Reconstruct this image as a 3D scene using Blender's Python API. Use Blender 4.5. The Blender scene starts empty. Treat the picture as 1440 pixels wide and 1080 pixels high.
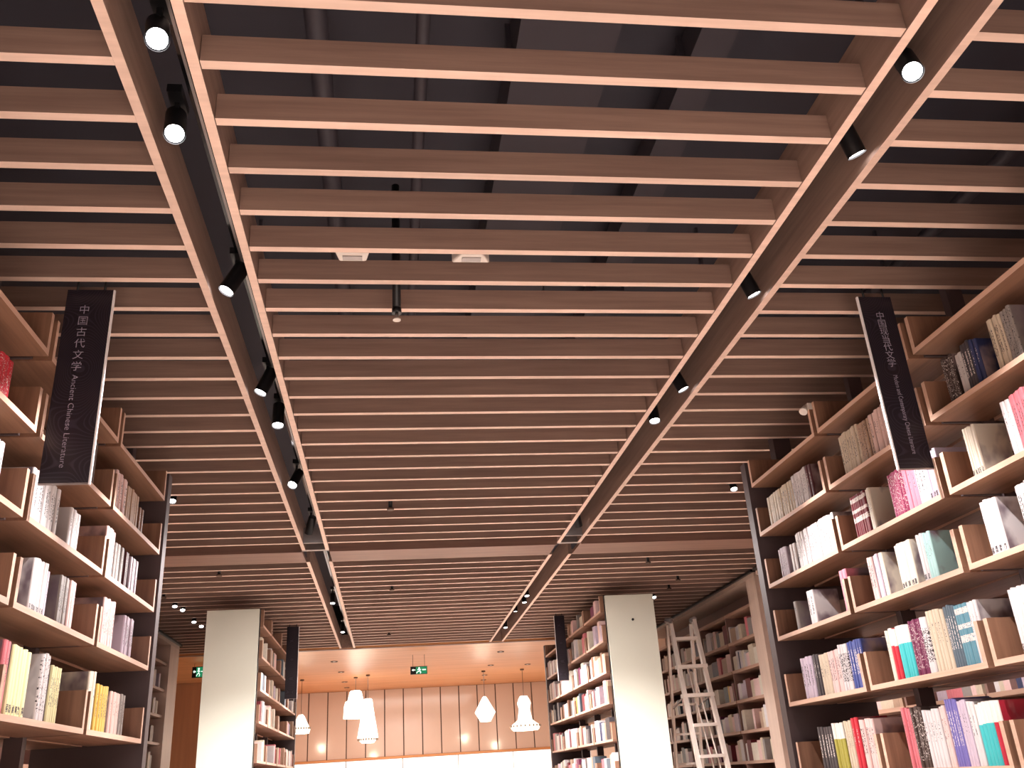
import bpy, bmesh, math, random
from mathutils import Vector, Matrix
random.seed(7)
scene = bpy.context.scene
COL = scene.collection
# all layout numbers below are in units of S metres, measured from the camera's eye point (eye height 1.5 m)
S = 1.93
EYE = 1.5
FLOOR = -EYE / S
def W(x, y, z): return Vector((x * S, y * S, z * S + EYE))

# ------------------------------------------------------------------ camera
cam_d = bpy.data.cameras.new('camera'); cam = bpy.data.objects.new('camera', cam_d); COL.objects.link(cam)
cam_d.sensor_fit = 'HORIZONTAL'; cam_d.sensor_width = 36.0; cam_d.lens = 1269.5866 / 1440 * 36.0
cam_d.clip_start = 0.05; cam_d.clip_end = 200
RM = Matrix(((0.990889, 0.005974, -0.134551), (-0.120795, -0.402412, -0.907454), (-0.059566, 0.915439, -0.398024)))
cam.matrix_world = Matrix.Translation((0, 0, EYE)) @ RM.to_4x4()
scene.camera = cam
# ------------------------------------------------------------------ view + world
scene.view_settings.view_transform = 'Standard'; scene.view_settings.look = 'None'
scene.view_settings.gamma = 1.0; scene.view_settings.use_curve_mapping = False
scene.view_settings.exposure = 0.55
wd = bpy.data.worlds.new('world'); scene.world = wd; wd.use_nodes = True
wd.node_tree.nodes['Background'].inputs[0].default_value = (1.0, 0.90, 0.88, 1)
wd.node_tree.nodes['Background'].inputs[1].default_value = 0.09
# ------------------------------------------------------------------ added area fills without fixtures: behind the camera, over the aisle, in the hall
def area(name, x, y, z, sx, sy, power, col=(1, .88, .78)):
    l = bpy.data.lights.new(name, 'AREA'); l.shape = 'RECTANGLE'; l.size = sx; l.size_y = sy; l.energy = power; l.color = col
    o = bpy.data.objects.new(name, l); COL.objects.link(o); o.location = W(x, y, z); return o
area('shop_fill', .25, -1.9, .93, 2.6, 1.6, 340, (1, .92, .89))
area('aisle_fill', .25, 4.27, .99, 1.6, .2, 150, (1, .92, .89))
area('hall_fill', .25, 9.3, .985, 3.0, 2.4, 100, (1, .88, .78))
SPOTP = 130.0          # watts of a spotlight
SPOTC = (1.0, .935, .92)

# ------------------------------------------------------------------ materials
def nmat(name):
    m = bpy.data.materials.new(name); m.use_nodes = True
    nt = m.node_tree; b = nt.nodes['Principled BSDF']; return m, nt, b
def srgb(r, g, b):
    f = lambda c: (c / 255 / 12.92) if c / 255 <= .04045 else ((c / 255 + .055) / 1.055) ** 2.4
    return (f(r), f(g), f(b), 1)
def plain(name, col, rough=.6, metal=0.0, noise=.06, scale=8):
    m, nt, b = nmat(name); b.inputs['Roughness'].default_value = rough; b.inputs['Metallic'].default_value = metal
    tc = nt.nodes.new('ShaderNodeTexCoord'); n = nt.nodes.new('ShaderNodeTexNoise'); n.inputs['Scale'].default_value = scale
    mx = nt.nodes.new('ShaderNodeMix'); mx.data_type = 'RGBA'
    mx.inputs[6].default_value = tuple(max(0, c * (1 - noise)) for c in col[:3]) + (1,)
    mx.inputs[7].default_value = tuple(min(1, c * (1 + noise)) for c in col[:3]) + (1,)
    nt.links.new(tc.outputs['Object'], n.inputs['Vector']); nt.links.new(n.outputs['Fac'], mx.inputs[0])
    nt.links.new(mx.outputs[2], b.inputs['Base Color']); return m
def wood(name, c1, c2, axis='y', rough=.45, scale=14.0):
    m, nt, b = nmat(name); b.inputs['Roughness'].default_value = rough
    tc = nt.nodes.new('ShaderNodeTexCoord'); mp = nt.nodes.new('ShaderNodeMapping')
    s = [scale, scale, scale]; s['xyz'.index(axis)] = scale * .05
    mp.inputs['Scale'].default_value = s
    oi = nt.nodes.new('ShaderNodeObjectInfo'); mu = nt.nodes.new('ShaderNodeMath'); mu.operation = 'MULTIPLY'; mu.inputs[1].default_value = 37
    nt.links.new(oi.outputs['Random'], mu.inputs[0])
    va = nt.nodes.new('ShaderNodeVectorMath'); va.operation = 'ADD'
    n = nt.nodes.new('ShaderNodeTexNoise'); n.inputs['Scale'].default_value = 2.2; n.inputs['Detail'].default_value = 6; n.inputs['Roughness'].default_value = .62
    nt.links.new(tc.outputs['Object'], mp.inputs['Vector']); nt.links.new(mp.outputs[0], va.inputs[0]); nt.links.new(mu.outputs[0], va.inputs[1])
    nt.links.new(va.outputs[0], n.inputs['Vector'])
    r = nt.nodes.new('ShaderNodeValToRGB'); r.color_ramp.elements[0].position = .32; r.color_ramp.elements[1].position = .68
    r.color_ramp.elements[0].color = c1; r.color_ramp.elements[1].color = c2
    nt.links.new(n.outputs['Fac'], r.inputs[0])
    hv = nt.nodes.new('ShaderNodeHueSaturation'); mr = nt.nodes.new('ShaderNodeMapRange')
    mr.inputs[3].default_value = .9; mr.inputs[4].default_value = 1.1
    nt.links.new(oi.outputs['Random'], mr.inputs[0]); nt.links.new(mr.outputs[0], hv.inputs['Value'])
    nt.links.new(r.outputs[0], hv.inputs['Color']); nt.links.new(hv.outputs[0], b.inputs['Base Color'])
    bp = nt.nodes.new('ShaderNodeBump'); bp.inputs['Strength'].default_value = .08; bp.inputs['Distance'].default_value = .002
    nt.links.new(n.outputs['Fac'], bp.inputs['Height']); nt.links.new(bp.outputs[0], b.inputs['Normal'])
    return m
def emit(name, col, strength):
    m, nt, b = nmat(name); b.inputs['Base Color'].default_value = (.8, .8, .8, 1)
    b.inputs['Emission Color'].default_value = col; b.inputs['Emission Strength'].default_value = strength; return m
M = {}
M['baffle'] = wood('baffle_wood', srgb(132, 106, 95), srgb(156, 128, 115), 'x', .5)
M['channel'] = wood('channel_wood', srgb(134, 108, 98), srgb(160, 132, 118), 'y', .5)
M['darkcross'] = wood('cross_wood', srgb(118, 88, 78), srgb(138, 106, 92), 'x', .5)
M['tray_edge'] = wood('tray_edge', srgb(200, 162, 140), srgb(222, 184, 162), 'y', .5)  # paler edge wood; also puts the spotlit look of the fronts into colour
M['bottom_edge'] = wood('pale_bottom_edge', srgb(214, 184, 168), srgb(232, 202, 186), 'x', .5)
M['tray'] = wood('tray_wood', srgb(120, 86, 67), srgb(151, 112, 90), 'y', .42)
M['traycheek'] = wood('cheek_wood', srgb(120, 86, 67), srgb(151, 112, 90), 'z', .42)
M['orange'] = wood('hall_wood', srgb(196, 134, 84), srgb(222, 162, 110), 'x', .4, 5)
M['orangewall'] = wood('hall_wall_wood', srgb(190, 136, 98), srgb(208, 152, 110), 'z', .4, 5)
M['frame'] = wood('pale_frame', srgb(198, 174, 160), srgb(212, 188, 172), 'z', .5, 8)
M['wallshelf'] = wood('pale_shelf', srgb(176, 136, 116), srgb(196, 158, 136), 'y', .5, 8)
M['darkback'] = plain('dark_back', srgb(132, 98, 88), .6)
M['steel'] = plain('dark_steel', srgb(80, 66, 68), .5, .1)
M['black'] = plain('black_void', srgb(52, 50, 60), .7)
M['duct'] = plain('duct_paint', srgb(60, 56, 64), .6, .1)
M['blackmetal'] = plain('black_metal', srgb(26, 26, 29), .35, .4)
M['gloss'] = plain('black_gloss', srgb(20, 20, 24), .12, .2)
M['grey'] = plain('grey_metal', srgb(150, 142, 140), .35, .7)
M['white'] = plain('white_paint', srgb(226, 222, 214), .5, 0, .02)
M['plastic'] = plain('white_plastic', srgb(220, 210, 202), .4, 0, .02)
M['alu'] = plain('aluminium', srgb(226, 214, 204), .32, .45, .04)
M['panel'] = plain('column_panel', srgb(206, 206, 192), .55, 0, .02, 3)
M['edge'] = plain('acrylic_edge', srgb(245, 242, 245), .25, 0, .01)
M['letter'] = plain('letter_paint', srgb(168, 160, 178), .5, 0, .03)
M['floor'] = wood('floor_boards', srgb(206, 192, 180), srgb(224, 210, 198), 'y', .35, 6)
M['wall'] = plain('wall_paint', srgb(200, 176, 160), .7)
M['glass'] = plain('glossy_wall_panel', srgb(216, 194, 182), .12, 0, .04, 2)
M['lamp_on'] = emit('lamp_on', (1, .95, .95, 1), 14)
M['paper_on'] = emit('paper_shade', (1, .90, .78, 1), 1.0)
M['cut_dark'] = plain('punched_ring', srgb(150, 134, 118), .7)
M['lightbox'] = emit('light_box', (1, .94, .89, 1), .8)
M['green_on'] = emit('exit_green', (.004, .28, .12, 1), .5)
M['green_on'].node_tree.nodes['Principled BSDF'].inputs['Base Color'].default_value = (.01, .12, .06, 1)
M['pict_on'] = emit('exit_white', (.75, 1, .85, 1), .8)
M['seam'] = plain('seam_dark', srgb(96, 72, 60), .6)
M['pages'] = plain('book_pages', srgb(225, 215, 200), .8, 0, .04, 60)

# sign face: near-black with fine contour lines
def sign_mat():
    m, nt, b = nmat('sign_face'); b.inputs['Roughness'].default_value = .35
    tc = nt.nodes.new('ShaderNodeTexCoord'); mp = nt.nodes.new('ShaderNodeMapping'); mp.inputs['Scale'].default_value = (3.2, 1, 2.0)
    n = nt.nodes.new('ShaderNodeTexNoise'); n.inputs['Scale'].default_value = 1.6; n.inputs['Detail'].default_value = 0
    mu = nt.nodes.new('ShaderNodeMath'); mu.operation = 'MULTIPLY'; mu.inputs[1].default_value = 300
    sn = nt.nodes.new('ShaderNodeMath'); sn.operation = 'SINE'
    r = nt.nodes.new('ShaderNodeValToRGB'); r.color_ramp.elements[0].position = .35; r.color_ramp.elements[1].position = .95
    r.color_ramp.elements[0].color = srgb(30, 25, 33); r.color_ramp.elements[1].color = srgb(52, 45, 57)
    nt.links.new(tc.outputs['Object'], mp.inputs[0]); nt.links.new(mp.outputs[0], n.inputs['Vector']); nt.links.new(n.outputs['Fac'], mu.inputs[0])
    nt.links.new(mu.outputs[0], sn.inputs[0]); nt.links.new(sn.outputs[0], r.inputs[0]); nt.links.new(r.outputs[0], b.inputs['Base Color']); return m
M['sign'] = sign_mat()

# ------------------------------------------------------------------ mesh helpers (layout units in, metres out, relative to an origin)
class MB:
    def __init__(self, org=(0, 0, 0)): self.bm = bmesh.new(); self.o = W(*org)
    def P(self, p): return W(*p) - self.o
    def box(self, x0, x1, y0, y1, z0, z1):
        a = self.P((min(x0, x1), min(y0, y1), min(z0, z1))); b = self.P((max(x0, x1), max(y0, y1), max(z0, z1)))
        v = [self.bm.verts.new((x, y, z)) for x in (a.x, b.x) for y in (a.y, b.y) for z in (a.z, b.z)]
        for f in ((0, 1, 3, 2), (4, 6, 7, 5), (0, 4, 5, 1), (2, 3, 7, 6), (0, 2, 6, 4), (1, 5, 7, 3)):
            self.bm.faces.new([v[i] for i in f])
        return self
    def bar(self, p, q, w, h, up=(0, 1, 0)):
        p, q = self.P(p), self.P(q); d = (q - p).normalized(); s = d.cross(Vector(up)).normalized(); t = s.cross(d)
        s *= w * S / 2; t *= h * S / 2
        a = [self.bm.verts.new(p + i * s + j * t) for i, j in ((-1, -1), (1, -1), (1, 1), (-1, 1))]
        b = [self.bm.verts.new(q + i * s + j * t) for i, j in ((-1, -1), (1, -1), (1, 1), (-1, 1))]
        self.bm.faces.new(a[::-1]); self.bm.faces.new(b)
        for i in range(4): self.bm.faces.new((a[i], a[(i + 1) % 4], b[(i + 1) % 4], b[i]))
        return self
    def tube(self, p, q, r, n=14, r2=None, cap=True):
        p, q = self.P(p), self.P(q); d = (q - p).normalized()
        s = d.orthogonal().normalized(); t = d.cross(s); r2 = r if r2 is None else r2
        A = [self.bm.verts.new(p + (math.cos(k) * s + math.sin(k) * t) * r * S) for k in [2 * math.pi * i / n for i in range(n)]]
        B = [self.bm.verts.new(q + (math.cos(k) * s + math.sin(k) * t) * r2 * S) for k in [2 * math.pi * i / n for i in range(n)]]
        for i in range(n):
            f = self.bm.faces.new((A[i], A[(i + 1) % n], B[(i + 1) % n], B[i])); f.smooth = True
        if cap: self.bm.faces.new(A[::-1]); self.bm.faces.new(B)
        return self
    def lathe(self, c, prof, n=32, pleat=0.0, smooth=True):
        rings = []
        for z, r in prof:
            rings.append([self.bm.verts.new(self.P((c[0] + math.cos(2 * math.pi * i / n) * r * (1 - pleat * (i % 2)),
                          c[1] + math.sin(2 * math.pi * i / n) * r * (1 - pleat * (i % 2)), z))) for i in range(n)])
        for A, B in zip(rings, rings[1:]):
            for i in range(n):
                f = self.bm.faces.new((A[i], A[(i + 1) % n], B[(i + 1) % n], B[i])); f.smooth = smooth
        return self
    def mesh(self, name, mat):
        bmesh.ops.recalc_face_normals(self.bm, faces=self.bm.faces[:])
        me = bpy.data.meshes.new(name); self.bm.to_mesh(me); self.bm.free(); me.materials.append(mat); return me
    def build(self, name, mat, parent=None, bevel=0):
        o = bpy.data.objects.new(name, self.mesh(name, mat)); COL.objects.link(o)
        if parent is not None:
            o.parent = parent
            if self.o != parent_loc(parent): o.location = self.o - parent_loc(parent)
        else: o.location = self.o
        if bevel:
            b = o.modifiers.new('bevel', 'BEVEL'); b.width = bevel; b.segments = 2
        return o
def parent_loc(p):
    l = Vector(p.location)
    while p.parent: p = p.parent; l = l + Vector(p.location)
    return l
def tag(o, label=None, cat=None, group=None, kind=None):
    if label: o['label'] = label
    if cat: o['category'] = cat
    if group: o['group'] = group
    if kind: o['kind'] = kind
    return o
def thing(name, org, label, cat, group=None):
    o = bpy.data.objects.new(name, None); COL.objects.link(o); o.location = W(*org); o.empty_display_size = .1
    return tag(o, label, cat, group)
def inst(name, me, parent, loc):
    o = bpy.data.objects.new(name, me); COL.objects.link(o); o.parent = parent; o.location = loc; return o

# ------------------------------------------------------------------ room shell
HALL = 7.47; BACK = 10.95; XL = -1.70; XR = 2.26
fl = MB(); fl.box(-2.9, 3.4, -3, 11.2, FLOOR - .03, FLOOR); tag(fl.build('floor', M['floor']), 'pale wooden shop floor under the bookcases', 'floor', kind='structure')
ceil = MB(); ceil.box(-2.9, 3.4, -3, HALL, 1.34, 1.38)
ceil = tag(ceil.build('ceiling', M['black']), 'black ceiling void above timber baffles', 'ceiling', kind='structure')
for nm, x0, x1, y0, y1 in (('wall_left', XL - .04, XL, -3, HALL), ('wall_right', XR, XR + .04, -3, 11.0)):
    tag(MB().box(x0, x1, y0, y1, FLOOR, 1.34).build(nm, M['wall']), kind='structure')
# drop of the deck over the hall edge
tag(MB().box(XL, XR, HALL, HALL + .03, 1.0, 1.34).build('trim_1', M['blackmetal']), kind='structure')
# timber ceiling of the far hall
tag(MB().box(-2.9, XR, HALL - .05, BACK, .998, 1.03).build('ceiling_hall', M['orange']), kind='structure')
tag(MB().box(-2.9, -1.18, 9.33, 9.4, FLOOR, .998).build('wall_hall_left', M['orangewall']), kind='structure')
tag(MB().box(-1.25, -1.18, 9.4, BACK, FLOOR, .998).build('wall_hall_side', M['orangewall']), kind='structure')
wb = tag(MB().box(-1.3, XR, BACK + .02, BACK + .08, FLOOR, 1.03).build('wall_back', M['seam']), kind='structure')
x = -1.315 ; me = None
PW = .2115
x0 = .136 - 7 * PW
meP = MB((0, BACK, .64)).box(.006, PW - .006, -.0 + BACK, BACK + .02, .288, .996).mesh('wall_panel', M['glass'])
for i in range(17):
    xx = x0 + i * PW
    if xx + PW > XR or xx < -1.6: continue
    inst('wall_panel', meP, wb, W(xx, BACK, .64) - wb.location)
tag(MB().box(-1.25, XR, BACK - .025, BACK + .02, .262, .285).build('trim_2', M['orange']), kind='structure')
lb = thing('light_box', (.3, BACK, FLOOR), 'long bright white backlit display band under the panelled far wall', 'light box')
for i in range(7):
    a = .746 + (i - 3) * .621
    b = min(a + .611, XR - .01); a = max(a, -1.17)
    if b - a > .05: MB((a, BACK, -.2)).box(a, b, BACK - .012, BACK + .0175, FLOOR + .2, .258).build('lit_panel', M['lightbox'], lb)
MB((.3, BACK, FLOOR)).box(-1.17, XR - .01, BACK - .03, BACK + .0175, FLOOR, FLOOR + .2).build('plinth', M['seam'], lb)

# ------------------------------------------------------------------ ceiling: channel boards, baffles, cross board
B0 = 1.078; DB = .1277; BW = .0175; BH = .050
ys1 = [B0 + DB * k for k in range(-9, 24)]
ys2 = [4.508 + DB * k for k in range(0, 23)]
CHS = ((-.399, -.277), (.779, .895))     # outer edges of the two lighting channels
BT = .0165
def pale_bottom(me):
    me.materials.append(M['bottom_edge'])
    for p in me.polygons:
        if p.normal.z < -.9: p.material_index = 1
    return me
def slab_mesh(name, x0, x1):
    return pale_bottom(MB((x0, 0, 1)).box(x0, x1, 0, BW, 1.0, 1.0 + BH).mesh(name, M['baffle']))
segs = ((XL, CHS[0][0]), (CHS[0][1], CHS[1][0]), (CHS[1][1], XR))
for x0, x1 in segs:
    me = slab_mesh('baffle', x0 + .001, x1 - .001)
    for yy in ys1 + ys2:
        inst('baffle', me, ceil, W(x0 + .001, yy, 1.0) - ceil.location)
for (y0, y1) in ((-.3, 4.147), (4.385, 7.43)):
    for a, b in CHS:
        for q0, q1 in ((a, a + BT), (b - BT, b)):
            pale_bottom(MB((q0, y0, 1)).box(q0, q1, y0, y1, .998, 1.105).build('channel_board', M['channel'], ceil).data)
for x0, x1 in segs:
    MB((x0, 4.15, 1)).box(x0, x1, 4.147, 4.385, .996, 1.012).build('cross_board', M['darkcross'], ceil)
    MB((x0, 4.147, 1)).box(x0, x1, 4.140, 4.147, .988, 1.03).build('cross_board_lip', M['darkcross'], ceil)
for a, b in CHS:
    MB((a, 4.1, 1)).box(a, b, 4.02, 4.03, 1.0, 1.07).build('channel_end_plate', M['grey'], ceil)
    MB((a, 4.1, 1)).box(a, b, 4.147, 4.175, 1.0, 1.05).build('channel_bridge', M['grey'], ceil)
    MB((a, 7.43, 1)).box(a, b, 7.40, 7.43, 1.0, 1.10).build('channel_end_plate', M['channel'], ceil)
MB((XL, HALL, 1)).box(XL, XR, 7.43, HALL, .992, 1.05).build('edge_board', M['baffle'], ceil)
# ducts and pipes in the void
def duct(label, x, z, w, h, y0=-.4, y1=7.2):
    t = thing('ventilation_duct', (x, y0, z), label, 'duct')
    n = 9; L = (y1 - y0) / n
    for i in range(n):
        MB((x, y0 + i * L, z)).box(x - w / 2, x + w / 2, y0 + i * L, y0 + (i + 1) * L - .012, z, z + h).build('duct_section', M['duct'], t)
    for i in range(n + 1):
        MB((x, y0 + i * L, z)).box(x - w / 2 - .01, x + w / 2 + .01, y0 + i * L - .012, y0 + i * L, z - .01, z + h + .005).build('flange', M['grey' if 0 else 'duct'], t)
duct('broad dark ventilation duct above the middle of the baffles', .32, 1.20, .18, .10)
duct('narrow dark ventilation duct nearer the right lighting channel', .60, 1.22, .07, .07)
for (px, pz, r, lab) in ((.06, 1.17, .012, 'thin dark pipe left of the broad duct above baffles'), (-.12, 1.2, .02, 'thick dark pipe beside the left lighting channel, above baffles'),
                         (1.35, 1.19, .018, 'dark pipe above the baffles over the right bookcase'), (-1.05, 1.19, .018, 'dark pipe above the baffles over the left bookcase')):
    t = thing('ceiling_pipe', (px, 0, pz), lab, 'pipe')
    MB((px, 0, pz)).tube((px, -.4, pz), (px, 7.2, pz), r).build('pipe_run', M['duct'], t)
    for yy in (.8, 2.0, 3.2, 4.4, 5.6): MB((px, yy, pz)).box(px - .003, px + .003, yy, yy + .008, pz, 1.34).build('hanger', M['duct'], t)
# ------------------------------------------------------------------ bookcases
ROWZ = [.83, .665, .497, .335, .143, -.05, -.245, -.44]
JN = [2.773, 2.262, 1.75, 1.238, .726]
TB = .0118; CK = .0128; GAP = .021; TD = .137; CH = .093
tray_cache = {}
def edge_faces(me):
    me.materials.append(M['tray_edge'])
    for p in me.polygons:
        if abs(p.normal.x) > .9: p.material_index = 1
    return me
def tray_meshes(bay):
    if bay in tray_cache: return tray_cache[bay]
    L = bay - GAP
    b = edge_faces(MB((0, 0, 0)).box(0, TD, 0, L, 0, TB).mesh('shelf_board', M['tray']))
    c = edge_faces(MB((0, 0, 0)).box(0, TD, 0, CK, TB, CH).mesh('side_panel', M['traycheek']))
    f = MB((0, 0, 0)).tube((.035, CK, .07), (.035, CK + .004, .07), .004, 8).mesh('fixing', M['grey'])
    tray_cache[bay] = (b, c, f, L); return tray_cache[bay]
Z0 = W(0, 0, 0)
def bookcase(name, label, sgn, xf, joints, rows, posts_up=True):
    """double-sided: xf = front plane towards the aisle, sgn = +1 when the case lies towards +x of it"""
    org = (xf + sgn * .145, joints[0], FLOOR)
    t = thing(name, org, label, 'bookcase')
    T0 = W(*org)
    for side in (0, 1):
        xs = xf + (sgn * .153 if side else 0)
        for j in range(len(joints) - 1):
            y1 = joints[j]; y0 = joints[j + 1]; bm_, cm_, fm_, L = tray_meshes(round(y1 - y0, 4))
            for z in rows:
                xa = xs if sgn > 0 else xs - TD
                b = inst('shelf_board', bm_, t, W(xa, y0 + GAP / 2, z) - T0)
                d = Vector((0, 0, 0))
                c1 = inst('side_panel', cm_, b, d); c2 = inst('side_panel', cm_, b, Vector((0, (L - CK) * S, 0)))
    xc = xf + sgn * .145
    for j, yj in enumerate(joints[1:]):
        MB((xc, yj, FLOOR)).box(xc - .020, xc + .020, yj - .012, yj + .012, FLOOR, 1.02 if posts_up else .92).build('post', M['steel'], t)
        for z in rows:
            MB((xc, yj, z)).box(xc - .11, xc + .11, yj - .004, yj + .004, z - .0, z + .035).build('bracket', M['steel'], t)
    yj = joints[0]
    xa, xb = (xf - sgn * .002, xf + sgn * .292)
    MB((xc, yj, FLOOR)).box(xa, xb, yj + .012, yj + .052, FLOOR, .925).build('end_panel', M['steel'], t)
    if posts_up:
        MB((xc, yj, .92)).box(xc - .03, xc + .03, yj + .012, yj + .052, .925, 1.02).build('post', M['steel'], t)
    MB((xc, yj, FLOOR)).box(xa, xb, joints[-1], yj + .012, FLOOR, FLOOR + .06).build('plinth', M['steel'], t)
    return t
bookcase('bookcase', 'near bookcase on the right, wooden trays on dark posts, filled with books', 1, 1.19, JN, ROWZ)
bookcase('bookcase', 'near bookcase on the left, wooden trays on dark posts, partly filled', -1, -.68, JN, ROWZ)
FJ = [7.20, 6.687, 6.174, 5.661, 5.148]
bookcase('bookcase', 'far right bookcase of dim shelves beyond the white column', 1, 1.19, FJ, ROWZ, False)
FJL = [7.09, 6.577, 6.064, 5.551, 5.16]
bookcase('bookcase', 'far left bookcase of dim shelves beyond the white column', -1, -.69, FJL, ROWZ, False)

# white end columns
for x0, x1, lab in ((-.984, -.702, 'tall white glowing column left of the far left bookcase'), (1.208, 1.497, 'tall white glowing column right of the far right bookcase')):
    xc = (x0 + x1) / 2
    t = thing('column', (xc, 5.12, FLOOR), lab, 'column')
    MB((xc, 5.12, FLOOR)).box(x0 + .004, x1 - .004, 5.104, 5.122, FLOOR, .915).build('front_panel', M['panel'], t)
    MB((xc, 5.12, FLOOR)).box(x0, x1, 5.122, 5.140, FLOOR, .918).build('frame', M['blackmetal'], t)
    if x0 > 0: MB((1.36, 5.1, .77)).tube((1.36, 5.104, .775), (1.36, 5.098, .775), .007, 12).build('peephole', M['blackmetal'], t)

# ------------------------------------------------------------------ wall bookcases
def wallcase(label, xf, sgn, y0, y1, stile_near, stile_far, uprights):
    t = thing('wall_bookcase', (xf, (y0 + y1) / 2, FLOOR), label, 'bookcase')
    xb = xf + sgn * .17
    MB((xb, y0, FLOOR)).box(xb, xb + sgn * .02, y0, y1, FLOOR, .995).build('back_panel', M['darkback'], t)
    if stile_near: MB((xf, y0, FLOOR)).box(xf - sgn * .012, xf + sgn * .19, y0, y0 + stile_near, FLOOR, .962).build('stile', M['frame'], t)
    if stile_far: MB((xf, y1, FLOOR)).box(xf - sgn * .012, xf + sgn * .19, y1 - stile_far, y1, FLOOR, .962).build('stile', M['frame'], t)
    MB((xf, y0, .96)).box(xf - sgn * .012, xf + sgn * .17, y0, y1, .962, .985).build('top_rail', M['frame'], t)
    MB((xf, y0, .99)).box(xf - sgn * .03, xf + sgn * .17, y0, y1, .985, .998).build('shadow_gap', M['blackmetal'], t)
    a = y0 + (stile_near or 0); b = y1 - (stile_far or 0)
    us = [u for u in uprights if a < u < b]
    for u in us: MB((xf, u, FLOOR)).box(xf + sgn * .012, xf + sgn * .17, u, u + .014, FLOOR, .825).build('divider', M['darkback'], t)
    cuts = [a] + us + [b]
    for c0, c1 in zip(cuts, cuts[1:]):
        for z in (.823, .655, .492, .322, .151, -.014, -.18, -.35, -.52):
            MB((xf, c0, z)).box(xf + sgn * .004, xf + sgn * .17, c0 + (.014 if c0 in us else 0), c1, z, z + .016).build('shelf', M['wallshelf'], t)
    return t
wallcase('pale framed bookcase built along the right wall behind the ladder', 2.06, 1, 4.93, 7.42, .14, 0, [5.55, 6.06, 6.57, 7.08])
wallcase('pale framed bookcase on the right wall seen through the near right bookcase', 2.06, 1, .9, 4.9, 0, .0, [1.45, 2.0, 2.55, 3.1, 3.65, 4.2])
wallcase('pale framed bookcase along the left wall, beyond the near shelves', -1.50, -1, 4.2, 6.86, 0, .27, [4.7, 5.2, 5.8, 6.25])

# ------------------------------------------------------------------ books
RGB = {'ivory': (222, 212, 196), 'cream': (206, 190, 168), 'white': (212, 205, 206), 'maroon': (84, 38, 44), 'tan': (176, 146, 124), 'pale pink': (222, 190, 182),
 'dark brown': (66, 50, 46), 'pale grey': (190, 184, 182), 'charcoal': (68, 62, 66), 'navy': (44, 52, 92), 'grey': (146, 138, 134), 'lilac': (196, 180, 196),
 'dark red': (112, 34, 44), 'magenta': (142, 46, 84), 'pink': (222, 132, 152), 'rose': (206, 112, 122), 'blush': (226, 192, 188), 'pale teal': (160, 196, 194),
 'blue': (70, 84, 152), 'red': (196, 44, 60), 'turquoise': (64, 186, 190), 'plum': (120, 48, 84), 'slate': (84, 100, 112), 'teal': (92, 140, 156),
 'olive': (168, 160, 72), 'violet': (112, 104, 172), 'crimson': (186, 40, 62), 'brown': (120, 82, 60), 'pale yellow': (230, 224, 176), 'yellow': (216, 178, 88)}
bmats = {}
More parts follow.
